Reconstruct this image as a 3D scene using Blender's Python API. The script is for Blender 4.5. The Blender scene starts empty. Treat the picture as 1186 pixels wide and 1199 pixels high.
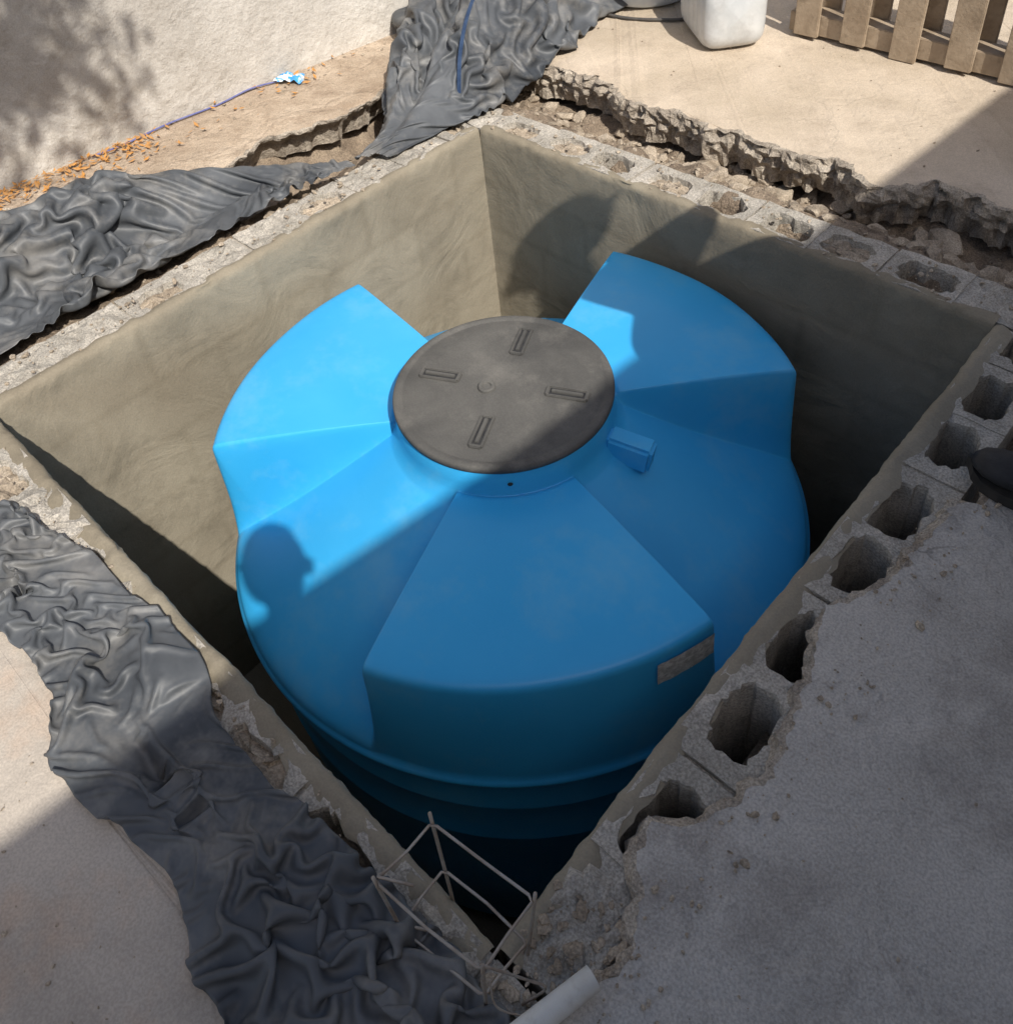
import bpy, bmesh, math, random
import numpy as np
from mathutils import Vector, Matrix, noise, Euler
random.seed(7)
R=random.random
def U(a,b): return a+(b-a)*R()
def fb(x,y,z=0.0,s=1.0,o=4): return noise.fractal(Vector((x*s,y*s,z*s)),1.0,2.0,o)
def sm(a,b,x):
    t=min(1,max(0,(x-a)/(b-a))); return t*t*(3-2*t)
scene=bpy.context.scene
COL=scene.collection

# ------------------------------------------------------------------ materials
def mat(name,c1,c2,scale=4,rough=.9,bump=.5,bdist=.01,bscale=None,c3=None,c3scale=30,c3amt=.4,metal=0,speck=.0,spec=.3,detail=5,edge=(.35,.65),big=0,bigscale=7,bigdist=.02,c3lo=.5,cracks=0):
    m=bpy.data.materials.new(name); m.use_nodes=True
    N=m.node_tree.nodes; Lk=m.node_tree.links; b=N['Principled BSDF']
    tc=N.new('ShaderNodeTexCoord')
    n1=N.new('ShaderNodeTexNoise'); n1.inputs['Scale'].default_value=scale; n1.inputs['Detail'].default_value=detail; n1.inputs['Roughness'].default_value=.6
    n1.inputs['Distortion'].default_value=.4
    Lk.new(tc.outputs['Object'],n1.inputs['Vector'])
    r=N.new('ShaderNodeMapRange'); r.inputs[1].default_value=edge[0]; r.inputs[2].default_value=edge[1]
    Lk.new(n1.outputs['Fac'],r.inputs[0])
    mx=N.new('ShaderNodeMix'); mx.data_type='RGBA'; mx.inputs[6].default_value=(*c1,1); mx.inputs[7].default_value=(*c2,1)
    Lk.new(r.outputs[0],mx.inputs[0]); col=mx.outputs[2]
    if c3:
        n2=N.new('ShaderNodeTexNoise'); n2.inputs['Scale'].default_value=c3scale; n2.inputs['Detail'].default_value=5; n2.inputs['Roughness'].default_value=.7
        Lk.new(tc.outputs['Object'],n2.inputs['Vector'])
        r2=N.new('ShaderNodeMapRange'); r2.inputs[1].default_value=c3lo; r2.inputs[2].default_value=c3lo+.22; r2.inputs[4].default_value=c3amt
        Lk.new(n2.outputs['Fac'],r2.inputs[0])
        m2=N.new('ShaderNodeMix'); m2.data_type='RGBA'; m2.inputs[7].default_value=(*c3,1)
        Lk.new(r2.outputs[0],m2.inputs[0]); Lk.new(col,m2.inputs[6]); col=m2.outputs[2]
    if speck:
        n3=N.new('ShaderNodeTexNoise'); n3.inputs['Scale'].default_value=230; n3.inputs['Detail'].default_value=2
        Lk.new(tc.outputs['Object'],n3.inputs['Vector'])
        r3=N.new('ShaderNodeMapRange'); r3.inputs[1].default_value=.35; r3.inputs[2].default_value=.65; r3.inputs[3].default_value=1-speck; r3.inputs[4].default_value=1+speck*.6
        Lk.new(n3.outputs['Fac'],r3.inputs[0])
        m3=N.new('ShaderNodeMix'); m3.data_type='RGBA'; m3.blend_type='MULTIPLY'; m3.inputs[0].default_value=1
        Lk.new(col,m3.inputs[6]); Lk.new(r3.outputs[0],m3.inputs[7]); col=m3.outputs[2]
    if cracks:
        wv=N.new('ShaderNodeTexNoise'); wv.inputs['Scale'].default_value=5; wv.inputs['Detail'].default_value=5
        Lk.new(tc.outputs['Object'],wv.inputs['Vector'])
        va=N.new('ShaderNodeVectorMath'); va.operation='MULTIPLY_ADD'; va.inputs[1].default_value=(.35,.35,.35)
        Lk.new(wv.outputs['Color'],va.inputs[0]); Lk.new(tc.outputs['Object'],va.inputs[2])
        vo=N.new('ShaderNodeTexVoronoi'); vo.feature='DISTANCE_TO_EDGE'; vo.inputs['Scale'].default_value=1.7
        Lk.new(va.outputs[0],vo.inputs['Vector'])
        cr=N.new('ShaderNodeMapRange'); cr.inputs[1].default_value=0; cr.inputs[2].default_value=.008; cr.inputs[3].default_value=1; cr.inputs[4].default_value=0
        Lk.new(vo.outputs['Distance'],cr.inputs[0])
        mk=N.new('ShaderNodeTexNoise'); mk.inputs['Scale'].default_value=1.3; Lk.new(tc.outputs['Object'],mk.inputs['Vector'])
        mr=N.new('ShaderNodeMapRange'); mr.inputs[1].default_value=.5; mr.inputs[2].default_value=.58; Lk.new(mk.outputs['Fac'],mr.inputs[0])
        mm=N.new('ShaderNodeMath'); mm.operation='MULTIPLY'; Lk.new(cr.outputs[0],mm.inputs[0]); Lk.new(mr.outputs[0],mm.inputs[1])
        m4=N.new('ShaderNodeMix'); m4.data_type='RGBA'; m4.inputs[7].default_value=(.09,.078,.066,1)
        sc_=N.new('ShaderNodeMath'); sc_.operation='MULTIPLY'; sc_.inputs[1].default_value=cracks; Lk.new(mm.outputs[0],sc_.inputs[0])
        Lk.new(sc_.outputs[0],m4.inputs[0]); Lk.new(col,m4.inputs[6]); col=m4.outputs[2]
    Lk.new(col,b.inputs['Base Color'])
    b.inputs['Roughness'].default_value=rough; b.inputs['Metallic'].default_value=metal
    b.inputs['Specular IOR Level'].default_value=spec
    if bump:
        n4=N.new('ShaderNodeTexNoise'); n4.inputs['Scale'].default_value=bscale or 45; n4.inputs['Detail'].default_value=5; n4.inputs['Roughness'].default_value=.7
        Lk.new(tc.outputs['Object'],n4.inputs['Vector'])
        bp=N.new('ShaderNodeBump'); bp.inputs['Strength'].default_value=bump; bp.inputs['Distance'].default_value=bdist
        Lk.new(n4.outputs['Fac'],bp.inputs['Height'])
        if big:
            n5=N.new('ShaderNodeTexNoise'); n5.inputs['Scale'].default_value=bigscale; n5.inputs['Detail'].default_value=4; n5.inputs['Distortion'].default_value=.8
            Lk.new(tc.outputs['Object'],n5.inputs['Vector'])
            b5=N.new('ShaderNodeBump'); b5.inputs['Strength'].default_value=big; b5.inputs['Distance'].default_value=bigdist
            Lk.new(n5.outputs['Fac'],b5.inputs['Height']); Lk.new(b5.outputs[0],bp.inputs['Normal'])
        Lk.new(bp.outputs[0],b.inputs['Normal'])
    return m
M={}
M['dirt']=mat('dirt',(.24,.185,.135),(.38,.30,.22),9,.95,1,.02,40,(.12,.09,.068),22,.7,speck=.3)
M['slab_grey']=mat('grey_concrete',(.37,.345,.31),(.54,.505,.46),1.8,.9,1,.007,45,(.25,.225,.2),5.5,.8,speck=.18,big=.9,bigscale=6,bigdist=.035,cracks=.5)
M['slab_tan']=mat('tan_concrete',(.46,.38,.285),(.62,.52,.41),2.0,.9,.8,.006,60,(.36,.29,.22),6,.55,speck=.12,big=.5,bigscale=5,bigdist=.02,cracks=.22)
M['slab_left']=mat('worn_concrete',(.38,.335,.285),(.53,.465,.395),2.6,.9,.6,.005,40,(.54,.36,.24),3.2,.6,speck=.12,big=.5,bigscale=5,bigdist=.02)
M['footing']=mat('footing_dirt',(.37,.28,.20),(.60,.49,.375),3.0,.95,.9,.012,50,(.27,.195,.135),9,.7,speck=.22,big=.8,bigscale=9,bigdist=.03)
M['block']=mat('block_concrete',(.38,.35,.30),(.55,.505,.44),6,.95,1,.008,90,(.25,.22,.18),25,.6,speck=.3)
M['mortar']=mat('mortar',(.36,.325,.27),(.48,.435,.37),5,.95,1,.01,55,(.24,.20,.155),18,.6,speck=.25)
M['rubble']=mat('rubble_stone',(.29,.235,.175),(.50,.42,.325),12,.95,.8,.01,60,(.15,.115,.088),30,.5,speck=.3)
M['broken']=mat('broken_concrete',(.34,.29,.235),(.58,.505,.41),14,.95,1,.02,45,(.16,.125,.095),15,.7,speck=.3)
M['wood']=mat('weathered_wood',(.30,.23,.16),(.43,.34,.245),10,.85,.6,.004,60,(.16,.12,.08),40,.5)
M['wire']=mat('wire',(.40,.37,.33),(.30,.24,.19),30,.55,.3,.002,100,metal=.4)
M['black']=mat('black_leather',(.015,.015,.017),(.03,.03,.032),20,.6,.4,.002,150)
M['sole']=mat('shoe_sole',(.02,.02,.02),(.05,.045,.04),20,.8,.3,.002,150)
M['denim']=mat('denim',(.03,.045,.08),(.05,.07,.11),20,.9,.5,.003,200)
M['shirt']=mat('shirt',(.3,.3,.31),(.36,.36,.37),20,.9,.4,.003,100)
M['skin']=mat('skin',(.42,.24,.16),(.46,.28,.19),20,.55,.2,.001,200)
M['hair']=mat('hair',(.015,.01,.008),(.03,.02,.015),60,.7,.6,.004,200)
M['pvc']=mat('white_plastic',(.76,.76,.72),(.66,.64,.59),14,.4,.2,.002,60,(.4,.36,.3),25,.5)
M['bluecord']=mat('blue_cord',(.10,.11,.28),(.16,.17,.34),30,.7,.2,.002,100)
M['bluestrap']=mat('blue_strap',(.015,.035,.085),(.035,.065,.13),30,.6,.2,.002,100)
M['wrapper']=mat('wrapper',(.05,.3,.65),(.75,.78,.8),22,.35,.2,.002,100,edge=(.47,.53))
M['hose']=mat('hose',(.05,.05,.05),(.09,.08,.07),30,.6,.2,.002,100)
M['leaf_dry']=mat('dry_leaf',(.55,.25,.055),(.38,.22,.10),40,.8,.2,.002,100)
M['leaf']=mat('leaf',(.045,.085,.02),(.08,.12,.035),3,.6,.2,.002,100)
M['bark']=mat('bark',(.12,.085,.06),(.2,.15,.11),20,.9,.8,.02,50)
M['house']=mat('house_render',(.70,.65,.58),(.76,.71,.64),2,.9,.5,.004,60)
M['glass']=mat('window_glass',(.03,.04,.045),(.04,.05,.055),2,.08,0,spec=.6)
M['frame']=mat('painted_frame',(.25,.14,.08),(.3,.17,.1),20,.6,.2,.002,60)
M['basin']=mat('basin_plastic',(.55,.60,.66),(.62,.66,.70),20,.45,.1,.001,60)
M['basin_rim']=mat('basin_rim',(.05,.18,.45),(.08,.22,.5),20,.45,.1,.001,60)
M['slot']=mat('lid_slot',(.025,.025,.027),(.045,.045,.045),30,.8,.3,.002,100)
M['wall']=mat('whitewashed_wall',(.43,.395,.35),(.63,.595,.54),1.8,.92,.9,.012,22,(.27,.23,.18),4,.65,speck=.1,big=.6,bigscale=4,bigdist=.03)
def plaster_mat():
    m=mat('cement_plaster',(.24,.205,.15),(.33,.29,.22),2.0,.78,0,c3=(.165,.143,.105),c3scale=3.5,c3amt=.6,speck=.08)
    N=m.node_tree.nodes; Lk=m.node_tree.links; b=N['Principled BSDF']
    tc=[n for n in N if n.type=='TEX_COORD'][0]
    sp=N.new('ShaderNodeSeparateXYZ'); Lk.new(tc.outputs['Object'],sp.inputs[0])
    ad=N.new('ShaderNodeMath'); ad.operation='ADD'; Lk.new(sp.outputs[0],ad.inputs[0]); Lk.new(sp.outputs[1],ad.inputs[1])
    cb=N.new('ShaderNodeCombineXYZ'); Lk.new(ad.outputs[0],cb.inputs[0]); Lk.new(sp.outputs[2],cb.inputs[1])
    br=N.new('ShaderNodeTexBrick'); br.inputs['Scale'].default_value=1; br.inputs['Brick Width'].default_value=.4; br.inputs['Row Height'].default_value=.2; br.inputs['Mortar Size'].default_value=.022; br.inputs['Mortar Smooth'].default_value=1
    br.inputs['Color1'].default_value=(1,1,1,1); br.inputs['Color2'].default_value=(.88,.88,.88,1); br.inputs['Mortar'].default_value=(.78,.77,.75,1)
    Lk.new(cb.outputs[0],br.inputs['Vector'])
    src=b.inputs['Base Color'].links[0].from_socket
    mx=N.new('ShaderNodeMix'); mx.data_type='RGBA'; mx.blend_type='MULTIPLY'; mx.inputs[0].default_value=.5
    Lk.new(src,mx.inputs[6]); Lk.new(br.outputs['Color'],mx.inputs[7]); Lk.new(mx.outputs[2],b.inputs['Base Color'])
    a=N.new('ShaderNodeTexNoise'); a.inputs['Scale'].default_value=4; a.inputs['Detail'].default_value=5; a.inputs['Distortion'].default_value=2.0
    c=N.new('ShaderNodeTexNoise'); c.inputs['Scale'].default_value=140; c.inputs['Detail'].default_value=3
    Lk.new(tc.outputs['Object'],a.inputs['Vector']); Lk.new(tc.outputs['Object'],c.inputs['Vector'])
    b1=N.new('ShaderNodeBump'); b1.inputs['Strength'].default_value=.42; b1.inputs['Distance'].default_value=.02
    b2=N.new('ShaderNodeBump'); b2.inputs['Strength'].default_value=.5; b2.inputs['Distance'].default_value=.002
    Lk.new(a.outputs['Fac'],b1.inputs['Height']); Lk.new(c.outputs['Fac'],b2.inputs['Height']); Lk.new(b1.outputs[0],b2.inputs['Normal']); Lk.new(b2.outputs[0],b.inputs['Normal'])
    return m
M['plaster']=plaster_mat()
M['tarp']=mat('dusty_plastic',(.045,.050,.057),(.105,.112,.12),4,.52,.2,.003,35,(.29,.275,.25),5,.6,spec=.42,c3lo=.48)
M['tank']=mat('blue_polyethylene',(.032,.385,.76),(.048,.42,.80),2.5,.38,.2,.0015,90,(.16,.48,.73),4.5,.5,spec=.5)
M['lid']=mat('dusty_black_lid',(.075,.073,.069),(.125,.12,.11),4,.8,.5,.002,120,(.20,.188,.168),9,.5,speck=.08,spec=.3)
M['label']=mat('weathered_label',(.42,.42,.41),(.66,.66,.64),60,.7,.2,.001,100,(.10,.11,.13),110,.7,edge=(.4,.6),c3lo=.53)
M['jug']=mat('cloudy_plastic',(.48,.50,.51),(.60,.61,.61),9,.28,.3,.003,30,(.38,.38,.37),9,.6,spec=.5)

# ------------------------------------------------------------------ mesh helpers
def new_obj(name,verts,faces,mats,fm=None,smooth=False,parent=None):
    me=bpy.data.meshes.new(name); me.from_pydata([tuple(v) for v in verts],[],faces)
    for k in (mats if isinstance(mats,(list,tuple)) else [mats]): me.materials.append(M[k])
    if fm: me.polygons.foreach_set('material_index',fm)
    if smooth: me.polygons.foreach_set('use_smooth',[True]*len(me.polygons))
    me.update(); o=bpy.data.objects.new(name,me); COL.objects.link(o)
    if parent: o.parent=parent
    return o
def empty(name,loc=(0,0,0),rot=(0,0,0)):
    e=bpy.data.objects.new(name,None); COL.objects.link(e); e.location=loc; e.rotation_euler=rot; return e
class MB:
    def __init__(s): s.v=[];s.f=[];s.m=[]
    def add(s,vs,fs,mi=0):
        b=len(s.v); s.v+= [tuple(v) for v in vs]; s.f+=[tuple(b+i for i in f) for f in fs]; s.m+=[mi]*len(fs)
    def box(s,c,d,mi=0,rot=None,bev=0):
        bm=bmesh.new(); bmesh.ops.create_cube(bm,size=1)
        bmesh.ops.scale(bm,vec=d,verts=bm.verts)
        if bev: bmesh.ops.bevel(bm,geom=bm.edges[:],offset=bev,segments=2,affect='EDGES')
        Mx=Matrix.Translation(c)@(rot.to_matrix().to_4x4() if rot else Matrix())
        bm.verts.ensure_lookup_table()
        s.add([Mx@v.co for v in bm.verts],[[v.index for v in f.verts] for f in bm.faces],mi); bm.free()
    def tube(s,pts,rad,n=8,mi=0,cap=True):
        pts=[Vector(p) for p in pts]; rs=rad if isinstance(rad,(list,tuple)) else [rad]*len(pts)
        vs=[];up=Vector((0,0,1))
        for i,p in enumerate(pts):
            d=(pts[min(i+1,len(pts)-1)]-pts[max(i-1,0)]).normalized()
            a=d.cross(up)
            if a.length<.05: a=d.cross(Vector((1,0,0)))
            a.normalize(); b=d.cross(a)
            for k in range(n):
                t=2*math.pi*k/n; vs.append(p+(a*math.cos(t)+b*math.sin(t))*rs[i])
        fs=[(i*n+k,i*n+(k+1)%n,(i+1)*n+(k+1)%n,(i+1)*n+k) for i in range(len(pts)-1) for k in range(n)]
        if cap: fs+= [tuple(range(n))[::-1],tuple((len(pts)-1)*n+k for k in range(n))]
        s.add(vs,fs,mi)
    def obj(s,name,mats,smooth=False,parent=None):
        return new_obj(name,s.v,s.f,mats,s.m,smooth,parent)
def grid_faces(nu,nv): return [(i*nv+j,(i+1)*nv+j,(i+1)*nv+j+1,i*nv+j+1) for i in range(nu-1) for j in range(nv-1)]
def catmull(P,n):
    P=[Vector(p) for p in P]; out=[]
    Q=[P[0]*2-P[1]]+P+[P[-1]*2-P[-2]]
    for k in range(n):
        t=k/(n-1)*(len(P)-1); i=min(int(t),len(P)-2); u=t-i
        a,b,c,d=Q[i:i+4]
        out.append(.5*((2*b)+(c-a)*u+(2*a-5*b+4*c-d)*u*u+(-a+3*b-3*c+d)*u**3))
    return out

# ------------------------------------------------------------------ ground
def gz(x,y):
    z=-.125
    n=fb(x,y,1.3,6,5)*.02+fb(x,y,4.3,22,3)*.008
    w=sm(-.80,-.70,x)*(1-sm(-.12,-.02,x))*sm(-1.2,-.5,y)*(1-sm(2.6,3.2,y))
    zl=-.05-.17*math.exp(-((x+.50)/.15)**2)*sm(.7,1.0,y)+n*1.6
    z=z*(1-w)+zl*w
    w=sm(1.82,1.88,y)*(1-sm(2.35,2.6,y))*sm(-.7,-.4,x)
    zb=-.03-.12*sm(1.93,2.14,y)+n*2.2
    z=z*(1-w)+zb*w
    w=sm(1.86,1.95,x)*sm(1.25,1.4,y)*(1-sm(2.15,2.3,y))*(1-sm(3,3.5,x))
    z=z*(1-w)+(-.035+n*2.2)*w
    w=sm(-.34,-.27,y)*(1-sm(-.14,-.1,y))*sm(-.3,0,x)*(1-sm(1.7,1.8,x))
    z=z*(1-w)+(-.15+n)*w
    w=sm(1.7,1.8,x)*(1-sm(1.98,2.05,x))*sm(-.35,-.25,y)*(1-sm(.15,.3,y))
    z=z*(1-w)+(-.025+n*1.2)*w
    return z
def axis_vals(a,b,step):
    v=list(np.arange(a,b,step)); lo=[];t=a;s=step
    while t>-90: s*=1.5; t-=s; lo.append(t)
    hi=[];t=v[-1];s=step
    while t<90: s*=1.5; t+=s; hi.append(t)
    return lo[::-1]+v+hi
xs=axis_vals(-1.4,2.6,.018); ys=axis_vals(-.9,3.0,.018)
vs=[(x,y,gz(x,y)) for x in xs for y in ys]
ny=len(ys); fs=[]
for i in range(len(xs)-1):
    for j in range(ny-1):
        cx=(xs[i]+xs[i+1])/2; cy=(ys[j]+ys[j+1])/2
        if -.10<cx<1.84 and -.10<cy<1.84: continue
        fs.append((i*ny+j,(i+1)*ny+j,(i+1)*ny+j+1,i*ny+j+1))
new_obj('ground',vs,fs,'dirt',smooth=True)

# ------------------------------------------------------------------ broken slabs
def densify(pts,rough,step=.010,amp=.018):
    out=[]
    for i in range(len(pts)):
        a=Vector(pts[i]);b=Vector(pts[(i+1)%len(pts)])
        if i in rough:
            n=max(2,int((b-a).length/step)); d=(b-a).normalized(); p=Vector((-d.y,d.x))
            for k in range(n):
                q=a.lerp(b,k/n)
                out.append((q+p*(fb(q.x,q.y,2.2,6,5)*amp*1.6+fb(q.x,q.y,7.2,30,4)*amp*.3),True))
        else: out.append((a,False))
    return out
LAY=[(0,0),(-.004,.005),(-.012,.009),(-.024,.013),(-.038,.017),(-.052,.014),(-.066,.006),(-.085,-.004),(-.13,-.01)]
LAYU=[(0,0),(-.005,.004),(-.014,.003),(-.024,-.012),(-.034,-.04),(-.06,-.07),(-.12,-.09)]
def slab(name,pts,rough,zt,m,mside,amp=.018,chip=.012,lay=LAY):
    D=densify(pts,rough,amp=amp); n=len(D)
    area=sum(D[i][0].x*D[(i+1)%n][0].y-D[(i+1)%n][0].x*D[i][0].y for i in range(n))
    sg=1 if area>0 else -1
    v=[];
    for li,(dz,off) in enumerate(lay):
        for i in range(n):
            p,r=D[i]
            a=D[i-3][0];b=D[(i+3)%n][0]; t=(b-a)
            t=t.normalized() if t.length>0 else Vector((1,0)); nn=Vector((t.y,-t.x))*sg
            q=p.copy(); z=zt+dz
            if r and li>0:
                k=1-2*abs(noise.noise(Vector((p.x*16,p.y*16,dz*30+3))))
                q=q+nn*(off*.7+(k-.4)*chip*.8+noise.noise(Vector((p.x*45,p.y*45,dz*70)))*chip*.6)
                z+=noise.noise(Vector((p.x*22,p.y*22,dz*20+9)))*.006
            elif r: q=q-nn*abs(fb(p.x,p.y,3,25,4))*chip*.7; z-=abs(fb(p.x,p.y,13,9,4))*.008
            v.append((q.x,q.y,z))
    f=[];fm=[]
    for l in range(len(lay)-1):
        for i in range(n):
            j=(i+1)%n
            q=(l*n+i,(l+1)*n+i,(l+1)*n+j,l*n+j); f.append(q if sg>0 else q[::-1]); fm.append(1)
    f.append(tuple(range(n)) if sg>0 else tuple(range(n))[::-1]); fm.append(0)
    o=new_obj(name,v,f,[m,mside],fm)
    bm=bmesh.new(); bm.from_mesh(o.data)
    big=[x for x in bm.faces if len(x.verts)>4]; bmesh.ops.triangulate(bm,faces=big,ngon_method='EAR_CLIP'); bm.to_mesh(o.data); bm.free()
    return o
Sp=[(1.86,-.03),(1.85,.03),(1.88,.12),(1.845,.22),(1.86,.33),(1.87,.44),(1.89,.53),(1.865,.70),(1.86,.85),(1.87,1.0),(1.88,1.12),(1.93,1.21),(1.96,1.29),(2.3,1.36),(3.65,1.4),(3.65,-3),(1.86,-3)]
slab('concrete_slab',Sp,set(range(0,14)),.024,'slab_grey','broken',amp=.030,chip=.018)
Ap=[(.1,-.27),(.6,-.245),(.72,-.16),(.83,-.155),(.89,-.18),(.98,-.265),(1.07,-.28),(1.16,-.23),(1.22,-.22),(1.34,-.235),(1.41,-.225),(1.47,-.24),(1.63,-.25),(1.85,-.28),(1.85,-3),(-1.0,-3),(-1.0,-.32)]
slab('concrete_slab',Ap,set(list(range(0,13))+[16]),.006,'slab_left','broken')
Fp=[(-.55,2.45),(-.26,2.23),(.09,2.26),(.37,2.21),(.70,2.18),(.99,2.20),(1.23,2.18),(1.37,2.29),(1.57,2.28),(2.6,2.2),(3.65,2.3),(3.65,7.5),(-.75,7.5),(-.62,3.4)]
slab('concrete_slab',Fp,set(list(range(0,10))+[12,13]),.004,'slab_tan','broken',amp=.036,chip=.03)
slab('concrete_footing',[(-1.20,-.2),(-.95,-.15),(-.93,.43),(-.81,.67),(-.57,.95),(-.58,1.21),(-.48,1.67),(-.66,2.4),(-.78,3.6),(-.82,7.4),(-.86,7.4),(-.86,3.6)],set(range(1,8)),.002,'footing','broken',amp=.032,lay=LAYU)

# ------------------------------------------------------------------ perimeter wall
W=MB()
nw=260
def wx(y): return -1.07+.105*(y-.49)
vs=[]
for i in range(nw):
    y=-4+i*12/nw
    for j in range(40):
        z=-.12+j*2.4/39
        vs.append((wx(y)+fb(y,z,0,1.5,4)*.012+fb(y,z,3,8,3)*.004,y,z))
W.add(vs,grid_faces(nw,40))
yl=-4+(nw-1)*12/nw
W.add([(wx(-4),-4,2.28),(wx(yl),yl,2.28),(wx(yl)-.16,yl,2.28),(wx(-4)-.16,-4,2.28),(wx(-4)-.16,-4,-.12),(wx(yl)-.16,yl,-.12)],[(0,1,2,3),(3,2,5,4)])
W.obj('perimeter_wall','wall',smooth=True)

# ------------------------------------------------------------------ block walls
def block_wall(name,o,d,nrm,length,kinds,off=0.0,rough=.004,width=.148):
    o=Vector(o);d=Vector(d);nrm=Vector(nrm)
    mb=MB()
    def P(a,w,z): q=o+d*a+nrm*w; return (q.x,q.y,z)
    w0=.012; w1=w0+width
    cuts=[0.0]+[off+i*.2 for i in range(0,40) if 0.03<off+i*.2<length-.03]+[length]
    for k in range(len(cuts)-1):
        a0,a1=cuts[k],cuts[k+1]; kind=kinds[k%len(kinds)]
        if k%2==0: a0+=.004
        else: a1-=.004
        L=a1-a0; ca=(a0+a1)/2; cw=(w0+w1)/2
        web0=.032 if k%2==0 else .017; web1=.017 if k%2==0 else .032
        n=8; outer=[];
        for i in range(n): outer.append((a0+L*i/n,w0))
        for i in range(n): outer.append((a1,w0+width*i/n))
        for i in range(n): outer.append((a1-L*i/n,w1))
        for i in range(n): outer.append((a0,w1-width*i/n))
        b0=a0+web0;b1=a1-web1; c0=w0+.028;c1=w1-.028; bc=(b0+b1)/2+U(-.004,.004); cc=(c0+c1)/2+U(-.004,.004); hb=(b1-b0)/2*U(.94,1.03); hc=(c1-c0)/2*U(.9,1.03)
        zt=U(-.005,.003); e=U(2.8,4.5)
        inner=[]
        for (a,w) in outer:
            u=(a-ca)/(L/2); v=(w-cw)/(width/2)
            m_=(abs(u)**e+abs(v)**e)**(1/e)
            u/=m_; v/=m_
            inner.append((bc+u*hb+fb(a,w,k,25,4)*rough*2.2,cc+v*hc+fb(a,w,k+9,25,4)*rough*2.2))
        m=len(outer)
        v=[P(a,w,zt+fb(a+o.x,w+o.y,3,20,3)*rough) for a,w in outer]
        if kind=='s':
            for sc in (.8,.6,.4,.2): v+=[P(ca+(a-ca)*sc,cw+(w-cw)*sc,zt+fb(a*sc+o.x,w*sc,5,18,3)*rough*3) for a,w in outer]
            nr=5
        else:
            dep=-.02 if kind=='f' else (-.07 if kind=='p' else -.38)
            v+=[P(a,w,zt-.002+fb(a,w,6,30,2)*rough) for a,w in inner]
            v+=[P(bc+(a-bc)*.97,cc+(w-cc)*.97,zt-.012) for a,w in inner]
            v+=[P(bc+(a-bc)*.93,cc+(w-cc)*.93,zt+dep+fb(a,w,6,30,3)*.012) for a,w in inner]
            v+=[P(bc+(a-bc)*.45,cc+(w-cc)*.45,zt+dep+.004+fb(a,w,16,30,3)*.02) for a,w in inner]
            nr=5
        base=[P(a,w,-.6) for a,w in outer]
        f=[]
        for r in range(nr-1):
            for i in range(m): f.append((r*m+i,r*m+(i+1)%m,(r+1)*m+(i+1)%m,(r+1)*m+i))
        f.append(tuple((nr-1)*m+i for i in range(m)))
        fmi=[0]*len(f)
        if kind in 'fp': 
            for q in range(len(f)-m-1,len(f)): fmi[q]=1
        b=len(v); v+=base
        for i in range(m): f.append((i,b+i,b+(i+1)%m,(i+1)%m)); fmi.append(0)
        bs=len(mb.v); mb.v+=v; mb.f+=[tuple(bs+i for i in q) for q in f]; mb.m+=fmi
        if k%2==1 and k<len(cuts)-2:
            j0=a1-.001; j1=a1+.009
            mb.add([P(j0,w0+.002,-.009),P(j1,w0+.002,-.009),P(j1,w1-.002,-.009),P(j0,w1-.002,-.009)],[(0,1,2,3)],2)
    return mb.obj(name,['block','rubble','mortar'])
block_wall('concrete_block_wall',(-.16,0,0),(1,0,0),(0,-1,0),2.06,['s','s','f','s','f','p','f','f','p','s','f','s'],off=.11,rough=.008)
block_wall('concrete_block_wall',(0,0,0),(0,1,0),(-1,0,0),1.74,['s','s','f','s','s','f','s','s','f','s'],off=.02,rough=.006)
block_wall('concrete_block_wall',(-.16,1.74,0),(1,0,0),(0,1,0),2.06,['s','f','f','p','f','p','o','f','p','s','f'],off=.19,rough=.006)
block_wall('concrete_block_wall',(1.74,0,0),(0,1,0),(1,0,0),1.74,['s','o','o','o','o','o','o','o','o','o','s'],off=.20,rough=.006)

def plaster(o,d,nrm,length):
    o=Vector(o);d=Vector(d);nrm=Vector(nrm); na=180
    v=[]
    prof=[(-.0,-1.62),(0,-1.3),(0,-1.0),(0,-.8),(0,-.6),(0,-.45),(0,-.33),(0,-.24),(0,-.17),(0,-.11),(0,-.07),(0,-.04),(0,-.02),(.002,-.007),(.007,-.001),(.016,.003),(.026,.003),(.034,-.006)]
    for i in range(na):
        a=length*i/(na-1)
        for j,(w,z) in enumerate(prof):
            jag=fb(a,o.x+o.y,1,5,5)
            ww=w; zz=z
            if j<12: ww+=fb(a,z,o.x*3+o.y,3,3)*.007*(1 if 0<i<na-1 else 0)
            else:
                ww+=jag*.005+fb(a,j*.1,4,30,3)*.004; zz+=fb(a,2,o.x,14,4)*.006
                if j>=15: ww+=.016*fb(a,7,o.x,9,4)+ (.012 if j==17 else 0)
            ww=max(ww,-.006)
            q=o+d*a+nrm*ww; v.append((q.x,q.y,zz))
    return v,grid_faces(na,len(prof))
mb=MB()
for a in [((0,0,0),(1,0,0),(0,-1,0)),((0,0,0),(0,1,0),(-1,0,0)),((0,1.74,0),(1,0,0),(0,1,0)),((1.74,0,0),(0,1,0),(1,0,0))]:
    v,f=plaster(*a,1.74); mb.add(v,f)
mb.add([(-.1,-.1,-1.6),(1.85,-.1,-1.6),(1.85,1.85,-1.6),(-.1,1.85,-1.6)],[(0,1,2,3)])
mb.obj('cistern_pit_plaster','plaster',smooth=True)

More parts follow.
